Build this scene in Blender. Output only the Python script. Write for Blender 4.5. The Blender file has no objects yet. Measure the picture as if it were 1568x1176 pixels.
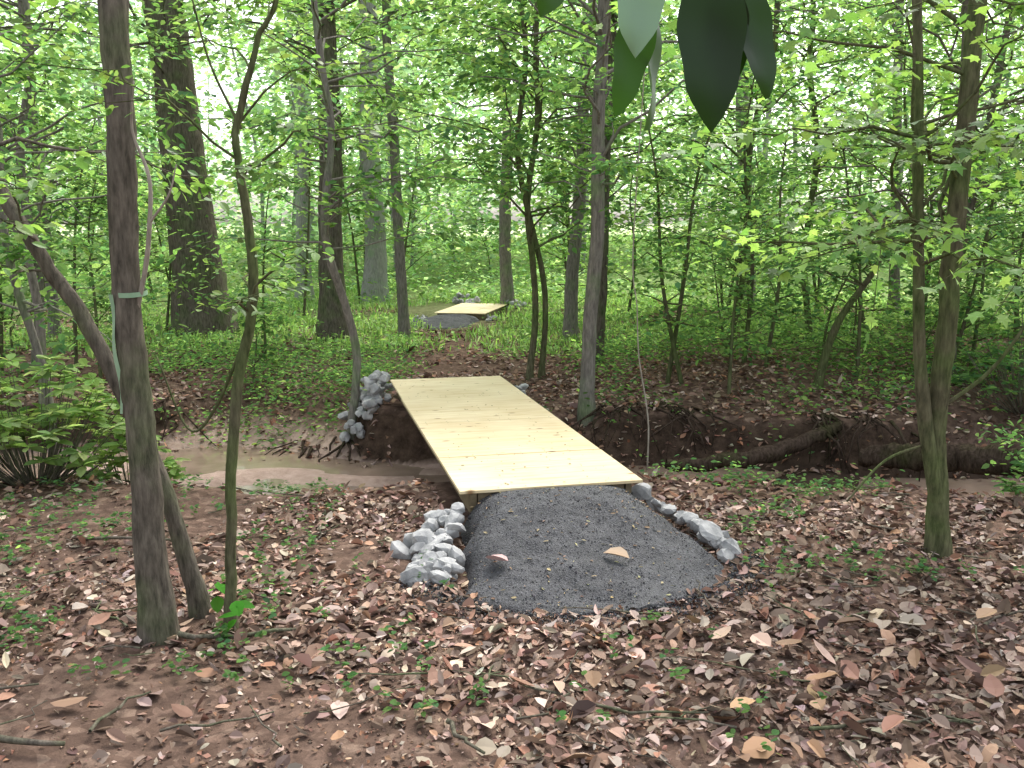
import bpy, bmesh, math
import numpy as np
from mathutils import Vector
R=np.random.default_rng(11)
U=R.uniform
sc=bpy.context.scene
# ------------------------------------------------------------ helpers
def ss(t):
    t=np.clip(t,0,1); return t*t*(3-2*t)
def _h(i,j,s): 
    v=np.sin(i*127.1+j*311.7+s*74.7)*43758.5453
    return v-np.floor(v)
def vn(x,y,s=0):
    x=np.asarray(x,float); y=np.asarray(y,float)
    i=np.floor(x); j=np.floor(y); f=ss(x-i); g=ss(y-j)
    return (_h(i,j,s)*(1-f)+_h(i+1,j,s)*f)*(1-g)+(_h(i,j+1,s)*(1-f)+_h(i+1,j+1,s)*f)*g
def creek_y(x): return 8.75-0.12*np.asarray(x,float)+0.15*np.sin(1.1*np.asarray(x,float))
def hgt(x,y):
    x=np.asarray(x,float); y=np.asarray(y,float)
    z=0.07*(vn(x*.7,y*.7,1)-.5)+0.05*(vn(x*2.1,y*2.1,2)-.5)+0.022*(vn(x*6,y*6,3)-.5)
    d=y-creek_y(x)+0.35*(vn(x*1.3,y*.4,5)-.5)+.22*(vn(x*3.1,y*.9,8)-.5)
    lw=1.05+.65*(1-ss((x+1.6)/.9))
    near=ss((-d-.6-.15*(lw-1))/lw)
    fw=.38+1.5*ss((vn(x*.9+4,0*y,21)-.35)/.4)*ss((np.abs(x+.5)-.9)/.6)
    far=ss((d-.68)/fw)
    k=np.where(d<0,near,far)
    bed=-.50+.13*(vn(x*1.7,y*2.6,23)-.5)
    z=z*(.35+.65*k)+bed*(1-k)
    z=z+ .28*ss((x-.8)/2.5)*ss((d-1.0)/1.6)*(1-ss((y-17)/6))*(.7+.6*vn(x*.8,y*.8,6))
    z=z-.3*np.exp(-((y-20.7)/.6)**2)
    z=z+1.1*ss((y-24)/26)
    z=z+.5*(vn(x*.12,y*.12,7)-.5)*ss((y-14)/12)
    return z
def link(o,parent=None):
    sc.collection.objects.link(o)
    if parent: o.parent=parent
    return o
def mesh_raw(name,V,loops,totals,mat,col=None,smooth=False,parent=None):
    me=bpy.data.meshes.new(name)
    V=np.ascontiguousarray(V,dtype=np.float32); loops=np.ascontiguousarray(loops,dtype=np.int32); totals=np.ascontiguousarray(totals,dtype=np.int32)
    me.vertices.add(len(V)); me.vertices.foreach_set('co',V.ravel())
    me.loops.add(len(loops)); me.loops.foreach_set('vertex_index',loops)
    me.polygons.add(len(totals))
    st=np.concatenate([[0],np.cumsum(totals)[:-1]]).astype(np.int32)
    me.polygons.foreach_set('loop_start',st); me.polygons.foreach_set('loop_total',totals)
    me.polygons.foreach_set('use_smooth',np.full(len(totals),smooth))
    if col is not None:
        a=me.color_attributes.new('Col','FLOAT_COLOR','POINT')
        c=np.ones((len(V),4),np.float32); c[:,:3]=col; a.data.foreach_set('color',c.ravel())
    me.update(calc_edges=True); me.validate()
    me.materials.append(mat)
    return link(bpy.data.objects.new(name,me),parent)
# leaf templates -------------------------------------------------
def tpl(v,f): return (np.array(v,float),f)
T_DIA=tpl([(0,0,0),(-.3,.45,.05),(0,1,0),(.3,.45,.05)],[(0,3,2),(0,2,1)])
T_LO=tpl([(0,0,0),(-.22,.28,.05),(-.2,.65,.05),(0,1,0),(.2,.65,.05),(.22,.28,.05)],[(0,5,4,3),(0,3,2,1)])
T_HI=tpl([(0,0,0),(-.17,.18,.04),(-.25,.45,.06),(-.17,.78,.04),(0,1,0),(.17,.78,.04),(.25,.45,.06),(.17,.18,.04),(0,.2,0),(0,.48,0),(0,.78,0)],
 [(0,8,1),(8,9,2,1),(9,10,3,2),(10,4,3),(0,7,8),(8,7,6,9),(9,6,5,10),(10,5,4)])
_m=[(0,0,0),(.22,.12,.0),(.42,.1,-.02),(.3,.32,.02),(.5,.55,-.03),(.2,.58,.02),(0,1,-.05),(-.2,.58,.02),(-.5,.55,-.03),(-.3,.32,.02),(-.42,.1,-.02),(-.22,.12,0),(0,.38,0)]
T_MAP=tpl(_m,[(12,i,(i+1)%12) for i in range(12)])
T_OCT=tpl([(0,-.5,0),(.5,0,0),(0,.5,0),(-.5,0,0),(0,0,.5),(0,0,-.5)],[(0,1,4),(1,2,4),(2,3,4),(3,0,4),(1,0,5),(2,1,5),(3,2,5),(0,3,5)])
def norm(a): return a/np.maximum(np.linalg.norm(a,axis=-1,keepdims=True),1e-6)
def scatter(name,T,pos,d,n,size,mat,col,ws=1.0,curl=0.0,fold=0.0,zs=1.0,parent=None,smooth=False):
    tv,tf=T; N=len(pos); K=len(tv)
    d=norm(d); n=n-(n*d).sum(1,keepdims=True)*d; n=norm(n); x=np.cross(d,n)
    size=np.broadcast_to(np.asarray(size,float),(N,))[:,None]
    ws=np.broadcast_to(np.asarray(ws,float),(N,))[:,None]
    curl=np.broadcast_to(np.asarray(curl,float),(N,))[:,None]
    fold=np.broadcast_to(np.asarray(fold,float),(N,))[:,None]
    lx=tv[None,:,0]*ws*size; ly=tv[None,:,1]*size
    lz=tv[None,:,2]*size*zs+curl*size*(tv[None,:,1]**2)+fold*size*np.abs(tv[None,:,0])
    W=pos[:,None,:]+lx[...,None]*x[:,None,:]+ly[...,None]*d[:,None,:]+lz[...,None]*n[:,None,:]
    fl=np.concatenate([np.array(f) for f in tf]); tt=np.array([len(f) for f in tf])
    loops=(np.arange(N)[:,None]*K+fl[None]).ravel(); tot=np.tile(tt,N)
    c=np.repeat(col,K,axis=0)
    return mesh_raw(name,W.reshape(-1,3),loops,tot,mat,c,smooth,parent)
def pal(P,N,var=.15):
    P=np.array(P); c=P[R.integers(0,len(P),N)]
    return np.clip(c*(1+R.normal(0,var,(N,1)))*(1+R.normal(0,.05,(N,3))),.004,.9)
def updir(N,t):
    n=R.normal(0,t,(N,3)); n[:,2]=1; return norm(n)
def hdir(N,up=0.0,j=.2):
    a=U(0,2*math.pi,N); return norm(np.stack([np.cos(a),np.sin(a),up+R.normal(0,j,N)],1))
class Acc:
    def __init__(s): s.V=[];s.L=[];s.T=[];s.n=0
    def tube(s,P,r,k=6,rough=0.0):
        P=np.asarray(P,float); r=np.asarray(r,float); M=len(P)
        t=norm(np.gradient(P,axis=0)); ref=np.array([0.31,.95,.05]) if abs(t[0,1])<.8 else np.array([1.,.1,.1])
        a=norm(np.cross(t,ref)); b=np.cross(t,a)
        th=np.linspace(0,2*math.pi,k,endpoint=False)
        rr=r[:,None]*(1+(rough*R.normal(0,1,(M,k)) if rough else 0))
        W=P[:,None]+rr[...,None]*(np.cos(th)[None,:,None]*a[:,None]+np.sin(th)[None,:,None]*b[:,None])
        i=np.arange(M-1)[:,None]*k; j=np.arange(k)[None]; j2=(j+1)%k
        q=np.stack([i+j,i+j2,i+k+j2,i+k+j],-1).reshape(-1,4)+s.n
        s.V.append(W.reshape(-1,3)); s.L.append(q.ravel()); s.T.append(np.full(len(q),4)); s.n+=M*k
        s.L.append(np.arange(k)+s.n-k); s.T.append(np.array([k]))
    def add(s,V,F):
        V=np.asarray(V); s.V.append(V)
        for f in F: s.L.append(np.array(f)+s.n); s.T.append(np.array([len(f)]))
        s.n+=len(V)
    def make(s,name,mat,smooth=True,parent=None,col=None):
        return mesh_raw(name,np.concatenate(s.V),np.concatenate(s.L),np.concatenate(s.T),mat,col,smooth,parent)
def catmull(P,n=5):
    P=np.asarray(P,float); Q=np.vstack([2*P[0]-P[1],P,2*P[-1]-P[-2]]); out=[]
    for i in range(1,len(Q)-2):
        for t in np.linspace(0,1,n,endpoint=False):
            a,b,c,d=Q[i-1:i+3]
            out.append(.5*(2*b+(c-a)*t+(2*a-5*b+4*c-d)*t*t+(3*b-a-3*c+d)*t**3))
    out.append(P[-1]); return np.array(out)
# ------------------------------------------------------------ materials
def newmat(name):
    m=bpy.data.materials.new(name); m.use_nodes=True; nt=m.node_tree; nt.nodes.clear()
    out=nt.nodes.new('ShaderNodeOutputMaterial'); return m,nt,out
def nd(nt,t,**k):
    n=nt.nodes.new(t)
    for a,b in k.items():
        if a in n.inputs: n.inputs[a].default_value=b
        else: setattr(n,a,b)
    return n
def ramp(nt,fac,stops):
    r=nt.nodes.new('ShaderNodeValToRGB'); e=r.color_ramp.elements
    while len(e)<len(stops): e.new(.5)
    for el,(p,c) in zip(e,stops): el.position=p; el.color=(*c,1)
    nt.links.new(fac,r.inputs[0]); return r.outputs[0]
def leafmat(name,trans=.4,tint=(1.5,1.7,.8),rough=None,spec=.3):
    m,nt,out=newmat(name); L=nt.links.new
    at=nd(nt,'ShaderNodeAttribute',attribute_name='Col')
    if rough is None:
        p=nd(nt,'ShaderNodeBsdfDiffuse'); L(at.outputs['Color'],p.inputs[0])
    else:
        p=nd(nt,'ShaderNodeBsdfPrincipled',Roughness=rough); p.inputs['Specular IOR Level'].default_value=spec
        L(at.outputs['Color'],p.inputs['Base Color'])
    if trans<=0: L(p.outputs[0],out.inputs[0]); return m
    mul=nd(nt,'ShaderNodeMix',data_type='RGBA',blend_type='MULTIPLY'); mul.inputs[0].default_value=1
    L(at.outputs['Color'],mul.inputs[6]); mul.inputs[7].default_value=(*tint,1)
    tr=nd(nt,'ShaderNodeBsdfTranslucent'); L(mul.outputs[2],tr.inputs[0])
    mx=nd(nt,'ShaderNodeMixShader'); mx.inputs[0].default_value=trans
    L(p.outputs[0],mx.inputs[1]); L(tr.outputs[0],mx.inputs[2]); L(mx.outputs[0],out.inputs[0])
    return m
M_leaf=leafmat('green_leaf',.5,(2.4,2.3,1.6))
M_leafn=leafmat('green_leaf_glossy',.45,(2.2,2.2,1.2),.5,.3)
M_far=leafmat('far_leaf',.45,(1.9,1.9,1.6))
M_dead=leafmat('dead_leaf',0,(1.3,1.1,.8),.65,.25)
M_deadf=leafmat('dead_leaf_far',0)
M_mag=leafmat('magnolia_leaf',.15,(1.4,2.0,.5),.42,.28)
def bark(name,c1,c2,moss=.45):
    m,nt,out=newmat(name); L=nt.links.new
    g=nd(nt,'ShaderNodeNewGeometry'); mp=nd(nt,'ShaderNodeMapping'); mp.inputs['Scale'].default_value=(1,1,.22)
    L(g.outputs['Position'],mp.inputs[0])
    n1=nd(nt,'ShaderNodeTexNoise',Scale=38,Detail=6,Roughness=.65); L(mp.outputs[0],n1.inputs['Vector'])
    n2=nd(nt,'ShaderNodeTexNoise',Scale=3.2,Detail=4); L(g.outputs['Position'],n2.inputs['Vector'])
    a=ramp(nt,n1.outputs[0],[(.3,c1),(.7,c2)])
    mf=ramp(nt,n2.outputs[0],[(moss,(0,0,0)),(moss+.2,(1,1,1))])
    mx=nd(nt,'ShaderNodeMix',data_type='RGBA'); L(mf,mx.inputs[0]); L(a,mx.inputs[6]); 
    b=ramp(nt,n1.outputs[0],[(.3,(c1[0]*.9,c1[1]*1.3,c1[2]*.8)),(.7,(c2[0]*.88,c2[1]*1.12,c2[2]*.78))]); L(b,mx.inputs[7])
    p=nd(nt,'ShaderNodeBsdfDiffuse'); L(mx.outputs[2],p.inputs[0])
    bp=nd(nt,'ShaderNodeBump',Strength=.8,Distance=.012); L(n1.outputs[0],bp.inputs['Height']); L(bp.outputs[0],p.inputs['Normal'])
    L(p.outputs[0],out.inputs[0]); return m
M_bark=bark('bark_brown',(.05,.044,.036),(.175,.152,.122),.46)
M_bark2=bark('bark_gray',(.09,.083,.073),(.25,.23,.2),.5)
M_barkhaze=bark('bark_hazed',(.16,.165,.15),(.33,.33,.3),.5)  # far trunks: distance haze put into a paler bark colour
M_barkd=bark('bark_mossy',(.045,.042,.027),(.155,.145,.09),.38)
M_log=bark('rotten_wood',(.018,.013,.01),(.085,.062,.048),.5)
M_pale=bark('dead_wood',(.2,.17,.14),(.4,.36,.3),.9)
def ground_mat():
    m,nt,out=newmat('forest_floor'); L=nt.links.new
    g=nd(nt,'ShaderNodeNewGeometry')
    v=nd(nt,'ShaderNodeTexVoronoi',Scale=17); L(g.outputs['Position'],v.inputs['Vector'])
    n=nd(nt,'ShaderNodeTexNoise',Scale=9,Detail=8,Roughness=.7); L(g.outputs['Position'],n.inputs['Vector'])
    sep=nd(nt,'ShaderNodeSeparateColor'); L(v.outputs['Color'],sep.inputs[0])
    lf=ramp(nt,sep.outputs[0],[(0,(.06,.038,.028)),(.4,(.13,.085,.062)),(.75,(.19,.125,.095)),(1,(.28,.2,.15))])
    soil=ramp(nt,n.outputs[0],[(.3,(.055,.037,.029)),(.7,(.15,.102,.082))])
    mx=nd(nt,'ShaderNodeMix',data_type='RGBA'); L(ramp(nt,n.outputs[0],[(.4,(.1,)*3),(.6,(.6,)*3)]),mx.inputs[0]); L(soil,mx.inputs[6]); L(lf,mx.inputs[7])
    xyz=nd(nt,'ShaderNodeSeparateXYZ'); L(g.outputs['Position'],xyz.inputs[0])
    mr=nd(nt,'ShaderNodeMapRange'); mr.inputs[1].default_value=16; mr.inputs[2].default_value=28; L(xyz.outputs[1],mr.inputs[0])
    gm=nd(nt,'ShaderNodeMix',data_type='RGBA'); L(mr.outputs[0],gm.inputs[0]); L(mx.outputs[2],gm.inputs[6])
    gr=ramp(nt,n.outputs[0],[(.3,(.11,.16,.055)),(.7,(.28,.36,.15))]); L(gr,gm.inputs[7])
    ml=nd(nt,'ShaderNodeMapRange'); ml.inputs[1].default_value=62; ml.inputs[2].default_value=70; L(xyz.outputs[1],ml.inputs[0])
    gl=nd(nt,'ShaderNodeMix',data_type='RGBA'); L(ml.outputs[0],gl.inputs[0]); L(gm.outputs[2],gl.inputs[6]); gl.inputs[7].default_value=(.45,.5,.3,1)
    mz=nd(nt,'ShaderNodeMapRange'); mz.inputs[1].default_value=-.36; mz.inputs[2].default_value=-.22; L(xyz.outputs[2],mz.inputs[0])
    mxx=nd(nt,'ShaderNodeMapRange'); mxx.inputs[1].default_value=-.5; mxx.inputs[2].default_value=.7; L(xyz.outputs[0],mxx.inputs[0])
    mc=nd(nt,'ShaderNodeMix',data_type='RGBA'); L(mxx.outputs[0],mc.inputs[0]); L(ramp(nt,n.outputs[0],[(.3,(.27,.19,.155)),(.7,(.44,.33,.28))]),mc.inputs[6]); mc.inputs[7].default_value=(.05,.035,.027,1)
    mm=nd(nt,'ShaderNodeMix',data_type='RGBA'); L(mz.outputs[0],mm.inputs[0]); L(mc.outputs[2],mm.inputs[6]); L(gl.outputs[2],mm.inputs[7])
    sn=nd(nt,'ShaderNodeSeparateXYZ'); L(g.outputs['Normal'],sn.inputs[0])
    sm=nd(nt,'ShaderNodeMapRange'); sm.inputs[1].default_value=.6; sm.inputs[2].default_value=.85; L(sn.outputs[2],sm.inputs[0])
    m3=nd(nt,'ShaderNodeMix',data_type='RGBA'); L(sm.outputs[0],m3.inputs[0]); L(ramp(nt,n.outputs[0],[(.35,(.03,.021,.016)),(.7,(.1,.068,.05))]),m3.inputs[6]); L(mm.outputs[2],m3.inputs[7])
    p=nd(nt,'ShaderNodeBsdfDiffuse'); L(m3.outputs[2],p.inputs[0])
    bp=nd(nt,'ShaderNodeBump',Strength=.7,Distance=.03); L(n.outputs[0],bp.inputs['Height']); L(bp.outputs[0],p.inputs['Normal'])
    L(p.outputs[0],out.inputs[0]); return m
M_ground=ground_mat()
def simple(name,stops,scale,rough=.85,bump=.5,dist=.01,detail=8,vor=False):
    m,nt,out=newmat(name); L=nt.links.new
    g=nd(nt,'ShaderNodeNewGeometry')
    n=nd(nt,'ShaderNodeTexNoise',Scale=scale,Detail=detail,Roughness=.65); L(g.outputs['Position'],n.inputs['Vector'])
    h=n.outputs[0]; c=ramp(nt,h,stops)
    if vor:
        v=nd(nt,'ShaderNodeTexVoronoi',Scale=vor); L(g.outputs['Position'],v.inputs['Vector']); sp=nd(nt,'ShaderNodeSeparateColor'); L(v.outputs['Color'],sp.inputs[0])
        mx=nd(nt,'ShaderNodeMix',data_type='RGBA',blend_type='MULTIPLY'); mx.inputs[0].default_value=1; L(c,mx.inputs[6]); L(ramp(nt,sp.outputs[0],[(0,(.72,)*3),(.85,(1.1,)*3),(1,(1.5,1.5,1.55))]),mx.inputs[7]); c=mx.outputs[2]; h=v.outputs['Distance']
    p=nd(nt,'ShaderNodeBsdfPrincipled',Roughness=rough); L(c,p.inputs['Base Color'])
    bp=nd(nt,'ShaderNodeBump',Strength=bump,Distance=dist); L(h,bp.inputs['Height']); L(bp.outputs[0],p.inputs['Normal'])
    L(p.outputs[0],out.inputs[0]); return m
M_gravel=simple('gravel',[(.3,(.043,.043,.046)),(.5,(.062,.062,.066)),(.7,(.085,.085,.09))],5,.9,.7,.008,8,110)
M_rock=simple('limestone',[(.3,(.15,.155,.16)),(.5,(.3,.3,.3)),(.72,(.5,.49,.48))],9,.85,.6,.012)
M_chip=leafmat('gravel_chips',0)
def ply():
    m,nt,out=newmat('plywood'); L=nt.links.new
    tc=nd(nt,'ShaderNodeTexCoord'); mp=nd(nt,'ShaderNodeMapping'); mp.inputs['Scale'].default_value=(.35,6,1); L(tc.outputs['Object'],mp.inputs[0])
    n=nd(nt,'ShaderNodeTexNoise',Scale=5,Detail=7,Roughness=.6,Distortion=1.2); L(mp.outputs[0],n.inputs['Vector'])
    n2=nd(nt,'ShaderNodeTexNoise',Scale=1.6,Detail=3); L(tc.outputs['Object'],n2.inputs['Vector'])
    c=ramp(nt,n.outputs[0],[(.28,(.56,.42,.23)),(.5,(.69,.57,.36)),(.7,(.74,.65,.45))])
    mp2=nd(nt,'ShaderNodeMapping'); mp2.inputs['Scale'].default_value=(3.2,6.5,1); L(tc.outputs['Object'],mp2.inputs[0])
    v=nd(nt,'ShaderNodeTexVoronoi',Scale=1.0); L(mp2.outputs[0],v.inputs['Vector'])
    k=ramp(nt,v.outputs['Distance'],[(.05,(.28,.15,.06)),(.13,(1,1,1))])
    mx=nd(nt,'ShaderNodeMix',data_type='RGBA',blend_type='MULTIPLY'); mx.inputs[0].default_value=.85; L(c,mx.inputs[6]); L(k,mx.inputs[7])
    m2=nd(nt,'ShaderNodeMix',data_type='RGBA',blend_type='MULTIPLY'); m2.inputs[0].default_value=1; L(mx.outputs[2],m2.inputs[6]); L(ramp(nt,n2.outputs[0],[(.3,(.87,.82,.73)),(.65,(1,1,1))]),m2.inputs[7])
    p=nd(nt,'ShaderNodeBsdfPrincipled',Roughness=.6); L(m2.outputs[2],p.inputs['Base Color']); L(p.outputs[0],out.inputs[0]); return m
M_ply=ply()
M_joist=simple('treated_joist',[(.3,(.09,.065,.035)),(.7,(.2,.155,.09))],14,.8,.3,.004)
def water():
    m,nt,out=newmat('muddy_water'); L=nt.links.new
    n=nd(nt,'ShaderNodeTexNoise',Scale=5,Detail=3); g=nd(nt,'ShaderNodeNewGeometry'); L(g.outputs['Position'],n.inputs['Vector'])
    p=nd(nt,'ShaderNodeBsdfPrincipled',Roughness=.08); L(ramp(nt,n.outputs[0],[(.3,(.2,.145,.11)),(.7,(.28,.205,.16))]),p.inputs['Base Color'])
    bp=nd(nt,'ShaderNodeBump',Strength=.1,Distance=.02); L(n.outputs[0],bp.inputs['Height']); L(bp.outputs[0],p.inputs['Normal']); L(p.outputs[0],out.inputs[0]); return m
M_water=water()
M_tape=simple('flagging_tape',[(.3,(.2,.33,.2)),(.7,(.28,.42,.28))],8,.4,.1)
# ------------------------------------------------------------ ground
xs=np.concatenate([np.array([-400,-250,-150,-100,-70]),np.arange(-50,-9,1.5),np.arange(-9,9,.07),np.arange(9,50,1.5),np.array([70,100,150,250,400])])
ys=np.concatenate([np.array([-60,-30,-15]),np.arange(-8,2.5,.5),np.arange(2.5,12.5,.055),np.arange(12.5,30,.3),np.arange(30,90,2),np.array([110,150,220,320,450])])
X,Y=np.meshgrid(xs,ys); Z=hgt(X,Y); nx,ny=len(xs),len(ys)
i=np.arange(ny-1)[:,None]*nx; j=np.arange(nx-1)[None]
q=np.stack([i+j,i+j+1,i+nx+j+1,i+nx+j],-1).reshape(-1,4)
mesh_raw('ground',np.stack([X,Y,Z],-1).reshape(-1,3),q.ravel(),np.full(len(q),4),M_ground,None,True)
wx=np.arange(-30,30,.5); wv=[];wf=[]
for a,x in enumerate(wx):
    for dd in (-1.6,0,1.3): wv.append((x,creek_y(x)+dd,-.478))
for a in range(len(wx)-1):
    for b in range(2): k=a*3+b; wf.append((k,k+3,k+4,k+1))
A=Acc(); A.add(wv,wf); A.make('creek_water',M_water,False)
# ------------------------------------------------------------ bridges
def box(A,x0,x1,y0,y1,z0,z1,b=.002):
    V=[(x,y,z) for z in (z0,z1) for y in (y0,y1) for x in (x0,x1)]
    A.add(V,[(0,2,3,1),(4,5,7,6),(0,1,5,4),(2,6,7,3),(0,4,6,2),(1,3,7,5)])
def bridge(cx,cy,ang,Ln,W,ztop,seams):
    e=bpy.data.objects.new('wooden_footbridge',None); link(e); e.location=(cx,cy,ztop); e.rotation_euler=(0,0,math.radians(ang))
    A=Acc(); ed=[0]+seams+[Ln]
    for k in range(len(ed)-1):
        box(A,-W/2+U(-.008,.008),W/2+U(-.008,.008),ed[k]+.004,ed[k+1]-.004,-.02,0+U(-.003,.003))
    o=A.make('plywood_deck',M_ply,False,e); mo=o.modifiers.new('b','BEVEL'); mo.width=.002
    A=Acc()
    for x in (-W/2+.07,-.02,W/2-.11): box(A,x,x+.04,.03,Ln-.02,-.17,-.024)
    for y in (.04,Ln-.07): box(A,-W/2+.12,W/2-.12,y,y+.035,-.16,-.03)
    A.make('joists',M_joist,False,e)
    A=Acc()
    for y in ed:
        for yy in (y+.03,y-.03):
            if 0<yy<Ln:
                for x in np.linspace(-W/2+.07,W/2-.07,7):
                    th=np.linspace(0,2*math.pi,6,endpoint=False); A.add([(x+.006*math.cos(t),yy+.006*math.sin(t),.0045) for t in th],[tuple(range(6))])
    A.make('screw_heads',M_joist,False,e)
BA=math.radians(13)
B0=np.array([.275,5.985]); BAX=np.array([-math.sin(BA),math.cos(BA)]); BP=np.array([math.cos(BA),math.sin(BA)])
bridge(.275,5.985,13,4.5,1.24,.30,[.9,2.12,3.34])
bridge(-1.1,19.6,-11,2.4,1.1,.15,[1.22])
def loc(x,y,c=B0,ax=BAX,pp=BP):
    dx=np.asarray(x)-c[0]; dy=np.asarray(y)-c[1]; return dx*pp[0]+dy*pp[1], dx*ax[0]+dy*ax[1]
def hw(a,L,w0,fl):
    a=np.asarray(a,float); w=w0+fl*ss(a/(.75*L)); a0=.5*L
    t=np.clip((a-a0)/(L-a0),0,1); return w*np.power(np.maximum(1-t**2.3,0),1/2.3)
def apron(c,ang,L,w0,fl,zt,chips):
    an=math.radians(ang); ax=np.array([-math.sin(an),math.cos(an)]); pp=np.array([math.cos(an),math.sin(an)])
    na,nb=90,110; aa=np.linspace(-.03,L,na); bb=np.linspace(-1,1,nb)
    Am,Bm=np.meshgrid(aa,bb,indexing='ij'); H=hw(Am,L,w0,fl); jag=1+.14*(vn(Am*5,Bm*3,9)-.5)*ss(Am/.3); b=Bm*H*jag
    Am=Am+.1*(vn(Bm*4+2,Am*3,19)-.5)*ss(Am/(.6*L))
    X=c[0]-ax[0]*Am+pp[0]*b; Y=c[1]-ax[1]*Am+pp[1]*b
    g=hgt(X,Y); prof=(zt-.012)*(1-ss((Am-.02)/(L*1.02)))
    edge=1-np.abs(Bm)**6
    Z=g*np.clip(Am/.4,0,1)*1+prof*edge+.02*edge*ss(Am/.2)+(.03*(vn(X*7,Y*7,4)-.5)+.014*(vn(X*19,Y*19,14)-.5)+.007*(vn(X*45,Y*45,15)-.5))*ss(Am/.1)-.03*(1-edge)
    i=np.arange(na-1)[:,None]*nb; j=np.arange(nb-1)[None]
    q=np.stack([i+j,i+nb+j,i+nb+j+1,i+j+1],-1).reshape(-1,4)
    V=np.stack([X,Y,Z],-1).reshape(-1,3)
    o=mesh_raw('gravel_ramp',V,q.ravel(),np.full(len(q),4),M_gravel,None,True)
    idx=R.integers(0,len(V),chips); P=V[idx]+np.stack([R.normal(0,.012,chips),R.normal(0,.012,chips),np.full(chips,-.002)],1)
    n2=chips//3; th=U(math.pi*.97,2.03*math.pi,n2); rr=1+np.abs(R.normal(0,.17,n2))
    b2=(w0+fl)*np.cos(th)*rr; a2=L*.55-L*.45*np.sin(th)*rr
    P2=np.stack([c[0]-ax[0]*a2+pp[0]*b2,c[1]-ax[1]*a2+pp[1]*b2],1); P2=np.column_stack([P2,hgt(P2[:,0],P2[:,1])+.02])
    P=np.vstack([P,P2]); N=len(P)
    col=pal([(.05,.05,.053),(.065,.065,.069),(.085,.085,.09),(.055,.055,.058),(.075,.075,.078),(.07,.068,.068),(.15,.15,.15)],N,.13)
    s=U(.005,.012,N)*np.where(U(0,1,N)>.97,1.8,1); s[chips:]*=1.4
    scatter('stone_chips',T_OCT,P,R.normal(0,1,(N,3)),R.normal(0,1,(N,3)),s,M_chip,col,parent=o,zs=.6)
    return V
VG=apron(B0,13,1.42,.63,.2,.30,11000)
apron(np.array([-1.15,19.55]),-26,1.6,.55,.25,.13,600)
bm=bmesh.new(); bmesh.ops.create_icosphere(bm,subdivisions=2,radius=1); bm.verts.ensure_lookup_table()
ICO=np.array([v.co[:] for v in bm.verts]); ICF=np.array([[v.index for v in f.verts] for f in bm.faces]); bm.free()
def rock(r):
    V=ICO*np.array([U(.8,1.4),U(.7,1.1),U(.45,.85)])
    for k in range(10):
        n=norm(R.normal(0,1,3)); d=U(.35,.7); s=V@n-d; V=V-np.maximum(s,0)[:,None]*n
    V=V+R.normal(0,.02,V.shape)
    a=U(0,6.28); c,s=math.cos(a),math.sin(a); t=U(-.8,.8); c2,s2=math.cos(t),math.sin(t)
    V=V@np.array([[1,0,0],[0,c2,-s2],[0,s2,c2]])@np.array([[c,-s,0],[s,c,0],[0,0,1]])
    return V*r*1.2
def pile(pts):
    V=[];L=[];n=0
    for (x,y,dz,r) in pts:
        v=rock(r)+np.array([x,y,float(hgt(x,y))+dz+r*.35]); V.append(v); L.append((ICF+n).ravel()); n+=len(v)
    V=np.concatenate(V); L=np.concatenate(L)
    return mesh_raw('rock_pile',V,L,np.full(len(L)//3,3),M_rock,None,False)
def side(a0,a1,b0,b1,bw,N,hz,r0,r1):
    pts=[]
    for k in range(N):
        t=U(0,1); a=a0+(a1-a0)*t; w=U(0,1)**.8; b=b0+(b1-b0)*t+bw*w
        p=B0-BAX*a+BP*b; pts.append((p[0],p[1],hz*(1-t)*(1-w*.9)+hz*.2*U(0,1)*(1-w),r0+(r1-r0)*U(0,1)**1.6))
    return pts
pile(side(-.02,.8,-.62,-.8,-.27,74,.2,.025,.09)+[( -.62,5.62,0,.1),(-.5,5.4,0,.09),(-.43,5.22,0,.07),(-.68,5.5,0,.08),(-.55,5.5,.08,.09),(-.35,5.15,0,.05)])
pile(side(-.1,.85,.66,.84,.13,54,.17,.025,.08)+[(1.33,5.42,0,.1),(1.27,5.33,0,.07),(1.2,5.55,.06,.09)])
def blobpile(x,y,sx,sy,N,hz,r0,r1):
    return [(x+sx*U(-1,1),y+sy*U(-1,1),hz*U(0,1),U(r0,r1)) for k in range(N)]
pile(blobpile(-1.6,10.2,.27,.3,46,.26,.05,.09)+blobpile(-1.62,9.9,.18,.12,10,.22,.05,.08))
pile(blobpile(.02,10.75,.12,.15,7,.1,.04,.07))
pile(blobpile(-1.95,19.4,.15,.35,12,.05,.05,.09)+blobpile(-.4,19.4,.12,.3,8,.05,.05,.08))
pile(blobpile(-1.1,22.3,.3,.3,16,.2,.06,.11)); pile(blobpile(.1,22.0,.22,.4,16,.1,.06,.1))
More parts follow.
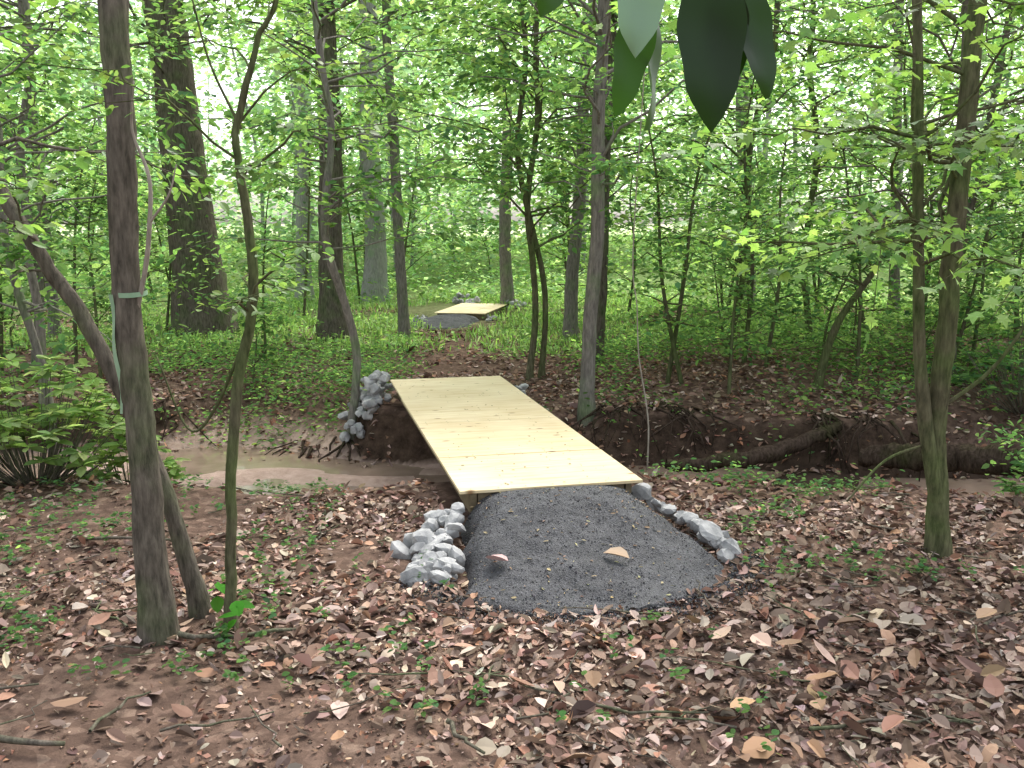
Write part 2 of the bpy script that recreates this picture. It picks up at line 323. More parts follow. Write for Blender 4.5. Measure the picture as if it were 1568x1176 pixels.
# ------------------------------------------------------------ litter
def clear(x,y,cw=.85):
    b,a=loc(x,y)
    on=((a<=0)&(a>-1.42)&(np.abs(b)<hw(-a,1.42,.63,.2)*.95))|((a>-.05)&(a<4.5)&(np.abs(b)<.66))
    b2,a2=loc(x,y,np.array([-1.15,19.4])); on2=(a2<3)&(a2>-1.6)&(np.abs(b2)<.75)
    d=np.asarray(y)-creek_y(x)
    return ~(on|on2|(np.abs(d)<cw))
BR=[(.19,.125,.093),(.265,.185,.145),(.14,.088,.065),(.35,.265,.215),(.12,.077,.058),(.22,.13,.094),(.3,.205,.155),(.43,.34,.28),(.25,.17,.13),(.27,.145,.095)]
def litter(name,x0,x1,y0,y1,N,T,s0,s1,tilt,thin=None,mat=None,cw=.85,zo=.03):
    x=U(x0,x1,N); y=U(y0,y1,N); k=clear(x,y,cw)
    dens=-.15+2.0*vn(x*1.1+3,y*1.1,12)+.7*(vn(x*4,y*4,18)-.5)
    if thin: dens=dens*thin(x,y)
    k&=U(0,1,N)<dens; x=x[k];y=y[k];n=len(x)
    P=np.stack([x,y,hgt(x,y)+U(.002,zo,n)],1)
    s=(s0+(s1-s0)*U(0,1,n)**1.4)*np.where(U(0,1,n)>.975,1.6,1); 
    c=pal(BR,n,.22)*(.7+.6*vn(x*.8,y*.8,15))[:,None]
    scatter(name,T,P,hdir(n,0,.22),updir(n,tilt),s,mat or M_dead,c,ws=U(.7,1.6,n),curl=R.normal(-.05,.32,n),fold=R.normal(.2,.55,n))
soil=lambda x,y: (1-.85*ss((4.0-y+.9*(vn(x*1.5,y*1.5,20)-.5))/.5)*ss((.6-x)/.8))*(.45+.9*ss((x+.9*y-3.0+2*vn(x,y,29))/2.5))
litter('leaf_litter',-4,5,2.3,6.6,32000,T_HI,.025,.09,.4,soil)
litter('leaf_fragments',-4,5,2.3,6.6,30000,T_DIA,.012,.035,.5,None,M_deadf,.85,.012)
litter('leaf_litter',-7,8,6.6,12.5,30000,T_LO,.045,.095,.35,None,M_deadf,.62)
litter('leaf_litter',-12,13,12.5,22,18000,T_LO,.07,.13,.3,None,M_deadf)
mp=[(-.02,5.02,.15),(.66,5.05,.16),(.1,3.75,.14),(-.08,3.4,.14),(1.9,4.55,.15),(2.05,4.4,.15),(1.5,4.5,.13),(.45,3.9,.15),(.35,3.75,.13),(-.9,3.95,.14),(1.0,3.3,.15),(1.35,3.9,.12),(2.3,3.6,.16),(2.5,3.9,.15),(-1.9,3.6,.15),(-2.1,4.4,.12),(1.6,4.4,.13),(-1.0,4.8,.11),(1.2,2.9,.15),(0.3,3.2,.15)]
mp+=[(U(.8,3.4),U(2.9,4.6),U(.09,.15)) for k in range(65)]+[(U(-1.8,.8),U(2.9,4.4),U(.09,.13)) for k in range(12)]
mp=np.array(mp); n=len(mp); bb,aa=loc(mp[:,0],mp[:,1]); zz=hgt(mp[:,0],mp[:,1])+.045
ong=(aa>-1.42)&(aa<0)&(np.abs(bb)<.85); zz=np.where(ong,zz+.29*(1-ss((-aa-.02)/1.45))+.01,zz)
scatter('magnolia_leaf_litter',T_HI,np.column_stack([mp[:,:2],zz]),hdir(n,0,.08),updir(n,.3),mp[:,2],M_dead,pal([(.34,.21,.13),(.28,.17,.11),(.45,.34,.26),(.22,.13,.085),(.3,.17,.1)],n,.15),ws=U(.85,1.35,n),curl=R.normal(0,.4,n),fold=R.normal(.15,.4,n))
idx=R.integers(0,len(VG),260); n=260
scatter('gravel_debris',T_LO,VG[idx]+np.array([0,0,.008]),hdir(n,0,.1),updir(n,.3),U(.012,.04,n),M_dead,pal([(.3,.22,.12),(.2,.13,.08),(.3,.26,.14),(.15,.1,.06)],n),ws=U(.4,1.0,n),curl=-.1)
n=150; a=U(0.05,4.4,n); b=U(-.58,.58,n); P=B0+BAX*a[:,None]+BP*b[:,None]; P=np.column_stack([P,np.full(n,.305)])
scatter('deck_debris',T_LO,P,hdir(n,0,.02),updir(n,.1),U(.01,.032,n),M_dead,pal([(.2,.12,.06),(.3,.25,.1),(.12,.1,.05)],n),ws=1)
A=Acc()
for (x,y,an,l,r) in [(-1.35,4.3,10,.55,.016),(.55,3.55,-12,.5,.008),(-1.6,3.6,70,.4,.008),(1.5,3.45,5,.7,.009),(-.1,3.8,75,.35,.008),(-2.3,3.7,20,.5,.01),(-.2,3.35,-60,.3,.012),(2.3,3.3,-20,.6,.009),(-2.3,5.6,0,.7,.012),(2.6,4.6,30,.6,.01),(-1.9,3.3,-5,.4,.02)]+[(U(-3.5,3.8),U(3,7.5),U(0,180),U(.15,.5),U(.003,.007)) for k in range(130)]:
    if not clear(np.array([x]),np.array([y]))[0]: continue
    t=np.linspace(-.5,.5,6); c,s=math.cos(math.radians(an)),math.sin(math.radians(an))
    px=x+l*t*c+R.normal(0,.02,6); py=y+l*t*s+R.normal(0,.02,6); A.tube(np.column_stack([px,py,hgt(px,py)+.03+r]),r*np.linspace(1,.5,6),5)
A.make('fallen_sticks',M_bark)
# ------------------------------------------------------------ trees
G_mid=[(.075,.15,.055),(.1,.19,.065),(.07,.155,.07),(.12,.215,.07),(.08,.17,.06)]
G_brt=[(.125,.23,.07),(.16,.27,.08),(.105,.2,.065),(.19,.3,.1)]
G_haze=[(.22,.33,.17),(.27,.39,.18),(.2,.31,.18),(.31,.43,.22),(.23,.36,.21)]  # far greens lightened, aerial haze painted into the palette
def rotz(v,a):
    c,s=np.cos(a),np.sin(a); return np.stack([v[...,0]*c-v[...,1]*s,v[...,0]*s+v[...,1]*c,v[...,2]],-1)
def tree(name,trunks,nb,bl,h0,h1,leaf,P,T=T_LO,mat=M_bark,lm=None,twigs=8,lpt=12,sides=10,azc=None,azw=math.pi,el=(.1,1.0),twigtube=False,ls=(.75,1.2),flare=1.35,extra=None,br=1.0):
    A=Acc(); S=[];D=[];Ls=[]
    for ti,tr in enumerate(trunks):
        tr=np.array(tr,float); C=catmull(tr,7); C[:,:2]+=np.cumsum(R.normal(0,.0035,(len(C),2)),0)*(1 if ti==0 else 0)
        r=np.maximum(C[:,3],.004)
        if ti==0:
            C[0,2]-=.12; r=r*(1+(flare-1)*np.exp(-np.maximum(C[:,2]-tr[0,2],0)/(tr[0,3]*2.2)))
        A.tube(C[:,:3],r,sides,.035)
        hz=C[:,2]-trunks[0][0][2]
        cand=np.where((hz>h0)&(hz<h1))[0]
        if len(cand)==0: continue
        for k in range(int(nb/len(trunks)+.5)):
            f=U(cand[0],cand[-1]); i0=int(f); fr=f-i0; i1=min(i0+1,len(C)-1)
            p=C[i0,:3]*(1-fr)+C[i1,:3]*fr; rr=r[i0]
            az=U(-math.pi,math.pi) if azc is None else azc+U(-azw,azw)
            e=U(*el); L=bl*U(.4,1.2); d=np.array([math.cos(az)*math.cos(e),math.sin(az)*math.cos(e),math.sin(e)])
            m=8; tt=np.linspace(0,1,m); bp=p+d*L*tt[:,None]; bp[:,2]-=(.1+.35*e)*L*tt**2.2; bp[1:]+=np.cumsum(R.normal(0,.04*L,(m-1,3))*[1,1,.7],0)
            A.tube(bp,np.maximum(min(rr*.4,br*(.004+.006*L))*(1-.85*tt),.002),5)
            for w in range(twigs):
                u=U(.25,1.0); f2=u*(m-1); a0=min(int(f2),m-2); q=bp[a0]+(bp[a0+1]-bp[a0])*(f2-a0)
                dd=bp[a0+1]-bp[a0]; dd=dd/np.linalg.norm(dd); sg=1 if w%2 else -1
                td=rotz(dd,sg*U(.35,1.2)*(1 if u<.95 else .2)); td[2]=td[2]*.4+U(-.3,.2); td=td/np.linalg.norm(td)
                tl=L*U(.2,.45); S.append(q);D.append(td);Ls.append(tl)
                if twigtube: A.tube(np.array([q,q+td*tl*.5,q+td*tl]),np.array([.0035,.0025,.0012]),3)
    if extra:
        for e in extra: C=catmull(np.array(e),6); A.tube(C[:,:3],C[:,3],6,.02)
    o=A.make(name,mat,True)
    if S:
        S=np.array(S);D=np.array(D);Ls=np.array(Ls); M=len(S)
        t=(np.arange(lpt)+.7)/lpt; t=t[None]+U(-.04,.04,(M,lpt))
        P0=(S[:,None]+D[:,None]*(Ls[:,None]*t)[...,None]).reshape(-1,3)
        sg=np.where(np.arange(lpt)%2==0,1,-1)[None]*U(.5,1.2,(M,lpt)); sg[:,-1]*=.1
        dr=rotz(np.repeat(D[:,None],lpt,1),sg).reshape(-1,3); dr[:,2]+=R.normal(-.2,.25,len(dr))
        n=len(P0); P0=P0+R.normal(0,.015+.25*leaf,(n,3))
        c=pal(P,n,.18)*(.7+.6*vn(P0[:,0]*1.3+P0[:,2],P0[:,1]*1.3+P0[:,2]*.7,33))[:,None]
        scatter('foliage',T,P0,dr,updir(n,.5),leaf*U(*ls,n),lm or M_leaf,c,ws=U(.95,1.4,n),curl=-.12,parent=o)
    return o
def H(x,y): return float(hgt(x,y))
tree('hardwood_tree',[[(-1.726,4.35,H(-1.726,4.35),.078),(-1.74,4.35,.7,.07),(-1.76,4.35,1.2,.066),(-1.757,4.35,1.68,.064),(-1.735,4.35,2.4,.062),(-1.726,4.36,2.97,.06),(-1.72,4.4,4.5,.05),(-1.6,4.45,6.5,.03)]],
     12,1.5,3.2,6.3,.08,G_mid,T_HI,M_bark,M_leafn,twigs=7,lpt=9,sides=20,twigtube=True)
tree('leaning_tree',[[(-1.60,4.6,H(-1.6,4.6),.05),(-1.72,4.6,.55,.042),(-1.92,4.6,1.11,.04),(-2.12,4.6,1.55,.037),(-2.28,4.6,1.82,.034),(-2.45,4.6,2.13,.032),(-2.9,4.7,2.9,.025),(-3.3,4.9,3.8,.015)]],
     12,1.1,1.6,3.8,.07,G_brt,T_HI,M_bark,M_leafn,twigs=7,lpt=8,sides=12,twigtube=True)
tree('sapling',[[(-1.394,4.42,H(-1.39,4.42),.03),(-1.37,4.42,.5,.026),(-1.31,4.42,1.2,.026),(-1.22,4.42,1.61,.024),(-1.204,4.42,1.97,.022),(-1.25,4.42,2.3,.018),(-1.232,4.42,2.47,.017),(-1.12,4.42,2.81,.013),(-1.04,4.42,2.98,.011),(-.9,4.5,3.6,.006)]],
     11,.7,1.4,3.4,.05,G_brt,T_HI,M_barkd,M_leafn,twigs=5,lpt=7,sides=10,twigtube=True,
     extra=[[(-1.24,4.42,1.5,.01),(-1.45,4.5,1.1,.008),(-1.6,4.55,1.0,.006),(-1.75,4.6,1.35,.004)],[(-1.23,4.42,2.42,.008),(-1.35,4.4,2.7,.006),(-1.42,4.4,3.0,.004)]])
zb=H(2.6,5.5)
tree('forked_tree',[[(2.6,5.5,zb,.066),(2.56,5.5,.45,.058),(2.523,5.5,.86,.056),(2.53,5.5,1.3,.056),(2.545,5.5,1.7,.055),(2.56,5.5,2.4,.052),(2.587,5.5,3.2,.048),(2.7,5.6,5.0,.035),(2.8,5.7,6.5,.02)],
     [(2.56,5.48,.35,.045),(2.44,5.46,.86,.042),(2.37,5.45,1.32,.034),(2.33,5.45,1.8,.031),(2.289,5.45,2.33,.03),(2.22,5.45,3.2,.026),(2.1,5.5,4.5,.02)]],
     34,1.8,1.7,5.2,.075,G_brt,T_MAP,M_barkd,M_leafn,twigs=7,lpt=8,sides=16,twigtube=True,
     extra=[[(2.53,5.5,.9,.014),(2.8,5.45,1.15,.011),(3.0,5.4,1.5,.008),(3.3,5.4,2.0,.005)],[(2.5,5.5,.7,.01),(2.2,5.4,.62,.008),(1.95,5.3,.4,.005)]])
MT=[('large_oak_tree',-5.5,16.8,-5.95,6,.42,17,M_bark,12,4,4.0),
 ('oak_tree',-3.1,16.3,-3.05,6,.22,15,M_bark,38,3.0,2.4),
 ('hardwood_tree',-1.9,16.5,-2.1,6,.10,12,M_bark2,34,2.6,2.1),
 ('hardwood_tree',-3.5,24,-3.5,8,.27,17,M_barkhaze,24,3.4,3.5),
 ('hardwood_tree',-5.5,25,-5.2,8,.2,16,M_barkhaze,24,3.2,3.2),
 ('slender_tree',-1.75,10.05,-1.95,4,.05,7,M_bark2,28,1.8,2.0),
 ('slender_tree',.22,11.8,.3,4,.045,8,M_barkd,32,2.0,1.5),
 ('slender_tree',.38,12.0,.05,5,.04,8,M_barkd,28,2.0,1.7),
 ('hardwood_tree',.80,10.0,.92,4,.082,10,M_bark2,32,2.2,2.1),
 ('hardwood_tree',1.2,13.2,1.4,5,.08,10,M_bark,36,2.5,1.9),
 ('hardwood_tree',1.0,16.2,1.2,5,.12,12,M_bark2,36,2.8,2.2),
 ('hardwood_tree',-.1,22,-.2,7,.15,14,M_bark2,28,3.2,2.6),
 ('hardwood_tree',5.0,20,4.6,7,.15,14,M_bark2,36,3.4,1.8),
 ('slender_tree',3.0,13,3.5,5,.045,8,M_barkd,40,2.3,1.0),
 ('slender_tree',4.6,14.5,4.4,5,.05,9,M_barkd,42,2.5,.9),
 ('slender_tree',5.9,12.8,6.5,5,.055,9,M_bark,42,2.5,.9),
 ('slender_tree',4.9,10.4,4.7,5,.05,8,M_bark,46,2.3,.9),
 ('slender_tree',7.3,18,7.0,6,.1,11,M_bark2,40,2.8,1.0),
 ('slender_tree',-5.2,10.3,-5.6,5,.05,8,M_bark2,40,2.3,1.3),
 ('slender_tree',-6.4,12.5,-6.1,5,.06,9,M_bark2,40,2.5,1.3),
 ('slender_tree',-7.8,16,-7.9,6,.09,10,M_bark2,38,2.8,1.4),
 ('slender_tree',-4.1,8.2,-4.4,4,.04,7,M_bark2,32,1.9,1.4),
 ('slender_tree',8.9,14.5,8.4,6,.1,11,M_bark,42,3,1.0),
]
for (nm,x,y,xt,zt,r,h,mt,nb,bl,h0) in MT:
    z=H(x,y); dx=(xt-x)/zt; am=.13 if r<.07 else (.03 if y<18 else .08); b=U(-am,am); b2=U(-am,am)
    tr=[(x,y,z,r),(x+dx*zt*.25+b,y+b2,z+zt*.25,r*.93),(x+dx*zt*.55-b,y-b2,z+zt*.55,r*.87),(x+dx*zt*.8+b*.6,y,z+zt*.8,r*.8),(xt,y,z+zt,r*.76),(xt+dx*(h-zt)*.5+U(-.3,.3),y+U(-.2,.2),z+zt+(h-zt)*.5,r*.5),(xt+dx*(h-zt),y,z+h,r*.15)]
    big=y>15
    tree(nm,[tr],nb,bl,h0,min(h-.3,y*.3+2.6),.125 if big else .095,(G_brt+G_haze[:3]) if big else (G_mid+G_brt),T_LO,mt,twigs=8 if big else 7,lpt=12 if big else 11,sides=16 if r>.15 else 8,flare=1.5)
def bushtree(x,y,h,sp,ncl,lp,leaf,P,low=.35,mat=M_leaf):
    z=H(x,y); A=Acc(); a=U(0,6.28); ln=U(.05,.3); 
    tr=np.array([(x,y,z-.05),(x+ln*.3*h*math.cos(a)+U(-.1,.1),y+ln*.3*h*math.sin(a),z+.35*h),(x+ln*.6*h*math.cos(a)+U(-.15,.15),y+ln*.6*h*math.sin(a),z+.7*h),(x+ln*h*math.cos(a),y+ln*h*math.sin(a),z+h)])
    C=catmull(tr,5); r0=.006+.007*h; A.tube(C,r0*np.linspace(1,.2,len(C)),6); cc=[]
    for k in range(ncl):
        t=U(low,1); p=C[int(t*(len(C)-1))]; az=U(0,6.28); rr=sp*U(.25,1)*(1.15-.6*t); q=p+np.array([rr*math.cos(az),rr*math.sin(az),rr*U(-.15,.6)]); cc.append(q)
        mid=(p+q)/2+np.array([0,0,.08*rr])+R.normal(0,.04,3); A.tube(np.array([p,mid,q]),[r0*.35,r0*.25,.002],4)
    o=A.make('understory_sapling',M_barkd); cc=np.array(cc); n=ncl*lp
    P0=np.repeat(cc,lp,0)+R.normal(0,1,(n,3))*np.array([sp*.2,sp*.2,sp*.09]); k=P0[:,2]>hgt(P0[:,0],P0[:,1])+.03; P0=P0[k]; n=len(P0)
    c=pal(P,n,.2)*(.6+.8*vn(P0[:,0]*1.5+P0[:,2]*1.3,P0[:,1]*1.5+P0[:,2],35))[:,None]
    scatter('foliage',T_LO,P0,hdir(n,-.15,.3),updir(n,.5),leaf*U(.7,1.2,n),mat,c,ws=U(.95,1.4,n),curl=-.15,parent=o)
def okspot(x,y):
    b,a=loc(x,y)
    if y<16.5 and (abs(x/y+.34)<.05 or abs(x/y+.19)<.06): return False
    return not ((abs(b)<1.3 and -3<a<13.8) or abs(y-float(creek_y(x)))<1.15 or (abs(x+1.0)<1.9 and 10<y<25))
def zone(N,x0,x1,y0,y1,h0,h1,sp,ncl,lp,leaf,P,low=.35):
    c=0
    while c<N:
        x=U(x0,x1);y=U(y0,y1)
        if abs(x)>.66*y+1: continue
        if okspot(x,y): bushtree(x,y,U(h0,h1),sp*U(.6,1.3),ncl,lp,leaf,P,low)
        c+=1
zone(20,1.8,8,10.3,14,.9,3.8,.9,20,30,.085,G_mid+G_brt,.15)
zone(15,1.0,10,14,20,2,5.5,1.2,22,32,.115,G_brt+G_haze[:2],.15)
zone(12,-7,-2.6,10.3,14,.9,4,.9,18,30,.085,G_mid+G_brt,.2)
zone(12,-10,-2.4,14,20,2,5,1.2,20,32,.115,G_brt+G_haze[:2],.2)
zone(18,-15,16,22,30,2,6.5,1.7,24,34,.17,G_brt[1:]+G_haze,.12)
zone(8,3.0,6.5,6.3,8.2,.5,1.5,.5,14,26,.06,G_mid+G_brt,.15)
tree('leaning_sapling',[[(3.45,10.5,H(3.45,10.5),.05),(3.6,10.4,.9,.04),(3.95,10.3,1.5,.03),(4.3,10.2,2.3,.02)]],12,1.3,1.0,2.4,.08,G_mid,T_LO,M_barkd)
A=Acc(); C=catmull(np.array([(-1.72,4.33,1.62,.012),(-1.66,4.3,1.8,.012),(-1.61,4.25,2.0,.011),(-1.6,4.25,2.2,.009),(-1.66,4.25,2.4,.006),(-1.62,4.2,2.6,.003)]),6); A.tube(C[:,:3],C[:,3],6,.03)
C=catmull(np.array([(-1.61,4.25,2.0,.007),(-1.5,4.2,2.12,.005),(-1.46,4.2,2.25,.003)]),5); A.tube(C[:,:3],C[:,3],5); A.make('dead_branch',M_pale)
A=Acc(); C=catmull(np.array([(1.25,9.2,3.6,.005),(1.17,9.2,1.75,.006),(1.22,9.2,1.2,.006),(1.25,9.2,.7,.007),(1.34,9.1,.1,.008),(1.33,9.0,-.4,.009)]),6); A.tube(C[:,:3],C[:,3],6,.03); A.make('hanging_vine',M_pale)
A=Acc(); th=np.linspace(0,2*math.pi,20,endpoint=False)
V=[(-1.757+.075*math.cos(t),4.35+.075*math.sin(t),1.672+dz+.008*math.sin(t)) for dz in (0,.022) for t in th]
A.add(V,[(k,(k+1)%20,20+(k+1)%20,20+k) for k in range(20)])
V=[];zz=np.linspace(1.68,1.12,12)
for k,z in enumerate(zz): V+=[(-1.83+.008*math.sin(k*.9),4.28+.004*k,z),(-1.81+.008*math.sin(k*.9+.6),4.27+.004*k,z)]
A.add(V,[(2*k,2*k+1,2*k+3,2*k+2) for k in range(11)]); A.make('flagging_tape',M_tape,True)
# ------------------------------------------------------------ distant woods
A=Acc(); CC=[]
for k in range(100):
    y=U(29,64); x=U(-.72,.72)*y
    if y<34 and abs(x+1)<2: continue
    r=U(.04,.16)*(1.7 if U(0,1)>.8 else .8); h=U(9,19); z=H(x,y); ln=R.normal(0,.06); b=U(-.7,.7)
    A.tube(catmull(np.array([(x,y,z-.2),(x+ln*4+b*.5,y,z+4),(x+ln*9-b*.4,y,z+9),(x+ln*h,y,z+h)]),3),r*np.linspace(1.15,.2,10),7)
    for c in range(30):
        hh=U(.6,h); rad=U(.2,3.4); a=U(0,6.28); CC.append((x+rad*math.cos(a),y+rad*math.sin(a),z+hh))
o=A.make('distant_tree_mass',M_barkhaze)
CC=np.array(CC); k=CC[:,2]<(2+.24*CC[:,1]+1.0); CC=CC[k]; M=len(CC); lp=36
P=np.repeat(CC,lp,0)+R.normal(0,1,(M*lp,3))*np.array([.75,.75,.27])
g=(P[:,2]<3.3)&(P[:,0]/P[:,1]>.06)&(P[:,0]/P[:,1]<.36)&(U(0,1,len(P))<.8); P=P[~g]; n=len(P)
haze=np.clip((P[:,1]-27)/35,0,1)[:,None]
col=pal(G_haze,n,.18)*(.7+.6*vn(P[:,0]*.8+P[:,2],P[:,1]*.8+P[:,2],41))[:,None]; col=col*(1.05+.4*haze)  # leaf colour brightens with depth to paint in haze
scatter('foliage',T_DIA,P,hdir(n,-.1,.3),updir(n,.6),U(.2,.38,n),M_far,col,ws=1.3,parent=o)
def low(name,N,x0,x1,y0,y1,hmax,s0,s1,P,th,seed,cond=None,T=T_LO,ws=1.1,nl=14,cw=.85):
    x=U(x0,x1,N); y=U(y0,y1,N); k=(vn(x*.45,y*.45,seed)>th)&clear(x,y,cw)
    if cond is not None: k&=cond(x,y)
    x=x[k];y=y[k];n=len(x); hh=hmax*U(.25,1,n)*(.4+.9*vn(x*.6,y*.6,seed+1))
    X=np.repeat(x,nl)+R.normal(0,.12+.35*hmax*.5,n*nl); Y=np.repeat(y,nl)+R.normal(0,.12+.35*hmax*.5,n*nl)
    k2=clear(X,Y,cw); Z=hgt(X,Y)+.015+np.repeat(hh,nl)*U(0.1,1,n*nl); X=X[k2];Y=Y[k2];Z=Z[k2]; m=len(X)
    Pn=np.stack([X,Y,Z],1); c=pal(P,m,.2)*(.65+.7*vn(X*.9,Y*.9,seed+3))[:,None]
    scatter(name,T,Pn,hdir(m,.2,.3),updir(m,.5),U(s0,s1,m),M_leaf,c,ws=ws,curl=-.15)
pathc=lambda x,y: (np.abs(x+1.0+.6*(vn(y*.5,0*x,44)-.5))>.65*U(0,1.4,len(x)))|(y>22)
low('undergrowth',2200,-16,18,23.0,48,.8,.11,.2,G_brt+G_haze,.28,51,None,T_DIA)
low('undergrowth',1900,-10,11,13.5,24,.35,.05,.1,G_brt+G_haze[:1],.36,54,pathc)
low('undergrowth',1400,1.0,9,9.6,15,.5,.04,.08,G_mid+G_brt,.38,57)
low('undergrowth',900,-8,-1.4,10.2,15,.35,.04,.08,G_mid+G_brt,.38,60)
low('bank_plants',800,1.3,6,6.3,8.4,.42,.03,.065,G_mid+G_brt[:1],.3,63,lambda x,y: (x-1.2)+(y-6.0)*.8>.9,T_HI,nl=12,cw=.6)
low('bank_plants',160,-1.3,.3,7.3,10.2,.3,.03,.06,G_mid,.3,67,lambda x,y: np.abs(y-creek_y(x))>.8,T_HI,nl=10)
low('undergrowth',160,-7,-3.2,5.5,9,.35,.04,.08,G_brt,.4,66,None,T_HI)
def grass(N,x0,x1,y0,y1,seed,th):
    x=U(x0,x1,N);y=U(y0,y1,N);k=(vn(x*.6,y*.6,seed)>th)&clear(x,y)&pathc(x,y);x=x[k];y=y[k];n=len(x)
    d=R.normal(0,.35,(n,3)); d[:,2]=1
    scatter('grass',T_DIA,np.stack([x,y,hgt(x,y)],1),d,hdir(n),U(.08,.22,n),M_leaf,pal(G_brt[1:]+G_haze[:1],n),ws=.3)
grass(34000,-9,10,14.5,28,71,.33)
def seed(N,x0,x1,y0,y1,sd,th):
    x=U(x0,x1,N);y=U(y0,y1,N);k=(vn(x*1.6,y*1.6,sd)>th)&clear(x,y);x=x[k];y=y[k];n=len(x); nl=6
    h=np.repeat(U(.03,.11,n),nl)*U(.6,1,n*nl)
    P=np.stack([np.repeat(x,nl),np.repeat(y,nl),hgt(np.repeat(x,nl),np.repeat(y,nl))+h+.02],1)+R.normal(0,.012,(n*nl,3))
    return P
Ps=np.vstack([seed(520,-3.6,-1.2,3.8,6.8,81,.45),seed(200,-1.6,3.5,3.2,5.5,83,.6),seed(620,1.3,4.5,5.0,7.5,85,.38),seed(260,-2.5,-.6,6.3,7.6,87,.45)]); n=len(Ps)
scatter('seedlings',T_HI,Ps,hdir(n,.15,.2),updir(n,.3),U(.02,.045,n),M_leaf,pal(G_mid,n,.2),ws=1.4,curl=-.15)
for (x,y) in ((-1.5,4.55),(-1.33,4.3)):
    n=5; scatter('broadleaf_seedling',T_HI,np.column_stack([np.full(n,x),np.full(n,y),H(x,y)+U(.12,.22,n)]),hdir(n,-.3,.2),updir(n,.3),U(.06,.1,n),M_leaf,pal([(.06,.2,.03)],n),ws=1.5,curl=-.2)
def whorl_shrub(x,y,w,h,N,leaf,P):
    A=Acc(); S=[]
    for k in range(N):
        a=U(0,6.28); rr=w*math.sqrt(U(0,1)); zt=h*(1-.5*(rr/w)**2)*U(.3,1.05); p=np.array([x+rr*math.cos(a),y+rr*math.sin(a)*.8,H(x,y)+zt])
        b=np.array([x+.15*rr*math.cos(a),y+.15*rr*math.sin(a),H(x,y)-.05]); A.tube([b,(b+p)/2+np.array([0,0,-.06]),p],[.008,.005,.003],4); S.append(p)
    o=A.make('rhododendron_shrub',M_bark); nl=9; S=np.repeat(np.array(S),nl,0); n=len(S)
    a=np.tile(np.linspace(0,2*math.pi,nl,endpoint=False),N)+U(-.3,.3,n); d=np.stack([np.cos(a),np.sin(a),U(-.2,.6,n)],1); nn=norm(np.stack([-np.cos(a)*.3,-np.sin(a)*.3,np.ones(n)],1)+R.normal(0,.2,(n,3)))
    scatter('foliage',T_HI,S+norm(d)*.01,d,nn,leaf*U(.7,1.2,n),M_leaf,pal(P,n,.2),ws=1.1,curl=-.2,parent=o)
PR=[(.17,.26,.09),(.22,.31,.12),(.13,.21,.07),(.28,.36,.17)]
whorl_shrub(-3.75,7.2,.8,1.05,130,.12,PR); whorl_shrub(-4.6,6.9,.6,.9,80,.12,PR); whorl_shrub(-3.1,7.4,.4,.5,45,.1,PR)
whorl_shrub(4.6,7.4,.6,.8,70,.09,G_mid); whorl_shrub(5.4,9.8,.8,1.1,80,.1,G_mid)
A=Acc(); C=catmull(np.array([(3.3,8.75,-.2,.08),(3.8,8.4,-.1,.13),(4.4,7.9,-.04,.12),(5.6,7.1,.0,.15)]),9); C[:,:3]+=R.normal(0,.012,(len(C),3)); A.tube(C[:,:3],C[:,3],14,.13); A.make('fallen_log',M_log)
A=Acc(); C=catmull(np.array([(1.5,8.9,-.33,.05),(2.3,8.9,-.25,.08),(3.0,9.2,-.12,.07),(3.6,9.6,.02,.05)]),8); C[:,:3]+=R.normal(0,.012,(len(C),3)); A.tube(C[:,:3],C[:,3],12,.13); A.make('rotten_log',M_log)
A=Acc()
for (x0,x1,m) in ((.9,2.1,34),(3.1,4.2,22),(-2.6,-1.7,12),(-4.6,-3.8,10)):
    for k in range(m):
        x=U(x0,x1); y=float(creek_y(x))+U(.95,1.25); z=H(x,y+.15); l=U(.2,.6); a=U(-1.2,1.2); r=U(.4,1.3)
        A.tube([(x,y+.2,z+.02),(x+a*l*.4+U(-.08,.08),y-.1,z-.0),(x+a*l*.8+U(-.08,.08),y-.18,z-.2*U(.3,1.3)),(x+a*l+U(-.1,.1),y-.24,z-.4)],np.array([.016,.013,.01,.004])*r,5,.08)
A.make('exposed_roots',M_log)
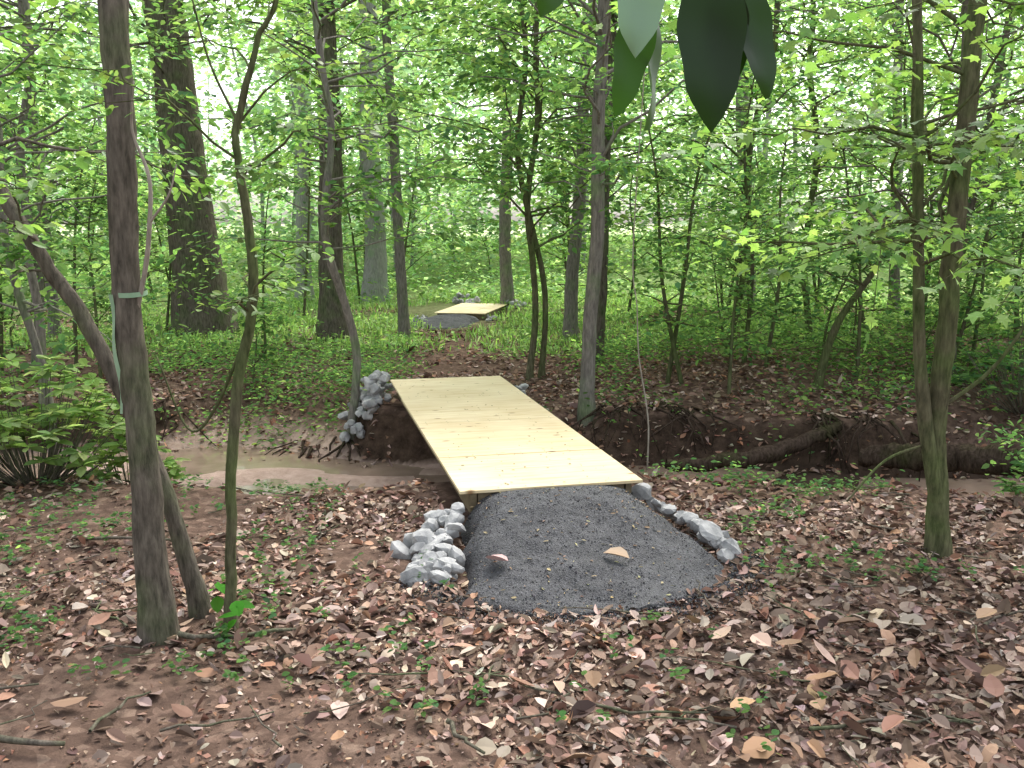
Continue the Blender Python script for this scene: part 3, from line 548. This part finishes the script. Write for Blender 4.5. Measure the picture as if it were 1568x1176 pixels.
# ------------------------------------------------------------ magnolia branch
def bigleaf(A,base,tip,w,nrm,curl=.1,fold=.18):
    base=np.array(base);tip=np.array(tip); L=np.linalg.norm(tip-base); d=(tip-base)/L; n=np.array(nrm,float); n-=n@d*d; n/=np.linalg.norm(n); x=np.cross(d,n)
    m=18; V=[];F=[]
    for i in range(m+1):
        t=i/m; ww=w*.5*max(0,math.sin(math.pi*t**.95))**.58
        if t>.8: ww*=1-.35*((t-.8)/.2)
        if i==m: ww=.0006
        for s in (-1,-.5,0,.5,1):
            V.append(base+d*L*t+x*ww*s*(1+.05*math.sin(t*17))+n*(-curl*L*(t-.5)**2*2+fold*abs(s)*ww+.004*math.sin(t*9+s)))
    for i in range(m):
        for j in range(4): k=i*5+j; F.append((k,k+1,k+6,k+5))
    A.add(V,F); return len(V)
A=Acc(); cols=[]
ML=[((.140,1.03,2.245),(.114,1.05,2.112),.044,(.4,-1,.1),(.035,.085,.02)),
    ((.137,1.0,2.295),(.125,1.0,2.166),.05,(-.2,-1,.5),(.19,.28,.22)),  # reflective sheen of this leaf painted as a lighter colour
    ((.150,1.08,2.25),(.153,1.06,2.10),.045,(1,-.45,0),(.05,.09,.035)),
    ((.208,1.05,2.30),(.216,1.05,2.097),.07,(-.15,-1,-.1),(.012,.028,.009)),
    ((.240,1.09,2.285),(.286,1.08,2.137),.05,(.4,-1,0),(.018,.04,.012)),
    ((.225,1.08,2.27),(.250,1.09,2.155),.045,(.2,-1,0),(.014,.03,.009)),
    ((.06,1.0,2.29),(.03,1.0,2.205),.04,(.3,-1,.2),(.03,.07,.015)),
    ((.30,1.1,2.38),(.36,1.05,2.26),.05,(.3,-1,.3),(.03,.06,.02)),((.18,1.1,2.36),(.1,1.15,2.3),.06,(.1,-.3,1),(.03,.06,.02))]
for k in range(14):
    bx=U(.05,1.4); b=(bx,1.1+U(-.1,.1),2.42+.12*bx); a=U(0,6.28); ML.append((b,(b[0]+.1*math.cos(a),b[1]+.12*math.sin(a),b[2]+U(-.02,.1)),.055,(0,0,1),(.03,.06,.02)))
for (b,t,w,nn,c) in ML:
    cols+= [c]*bigleaf(A,b,t,w,nn)
ob=Acc(); 
ob.tube(catmull(np.array([(.1,1.05,2.31),(.2,1.08,2.33),(.5,1.12,2.42),(1.4,1.1,2.62),(2.2,.8,2.9)]),5),np.linspace(.004,.022,21),7)
for (b,t,w,nn,c) in ML[:9]:
    s=np.array([b[0]*.8+.05,1.07,2.33+.06*b[0]]); ob.tube([s,(s+np.array(b))/2+np.array([0,0,.006]),np.array(b)],[.0025,.002,.0018],5)
o=ob.make('magnolia_branch',M_bark); A.make('leaves',M_mag,True,o,np.array(cols))
# ------------------------------------------------------------ light
w=bpy.data.worlds.new('World'); sc.world=w; w.use_nodes=True; nt=w.node_tree; nt.nodes.clear()
sky=nt.nodes.new('ShaderNodeTexSky'); sky.sky_type='NISHITA'; sky.sun_disc=False; sky.sun_elevation=math.radians(55); sky.sun_rotation=math.radians(20); sky.dust_density=4; sky.air_density=1.2
hs=nt.nodes.new('ShaderNodeHueSaturation'); hs.inputs['Saturation'].default_value=.3; hs.inputs['Value'].default_value=3.0
bg=nt.nodes.new('ShaderNodeBackground'); bg.inputs[1].default_value=.15; wo=nt.nodes.new('ShaderNodeOutputWorld')
nt.links.new(sky.outputs[0],hs.inputs['Color']); nt.links.new(hs.outputs[0],bg.inputs[0]); nt.links.new(bg.outputs[0],wo.inputs[0])
sl=bpy.data.lights.new('sun','SUN'); sl.energy=3.0; sl.angle=math.radians(20); sl.color=(1,.97,.9)
so=bpy.data.objects.new('sun',sl); link(so)
el,az=math.radians(55),math.radians(20)
dv=Vector((math.sin(az)*math.cos(el),math.cos(az)*math.cos(el),math.sin(el))); so.rotation_euler=dv.to_track_quat('Z','Y').to_euler()
cd=bpy.data.cameras.new('camera'); cd.sensor_width=36; cd.lens=33.15; cd.clip_start=.05; cd.clip_end=1500
co=bpy.data.objects.new('camera',cd); link(co); co.location=(0,0,2.0); co.rotation_euler=(math.radians(90-9.7),0,0); sc.camera=co
sc.view_settings.view_transform='Standard'; sc.view_settings.look='None'; sc.view_settings.exposure=0
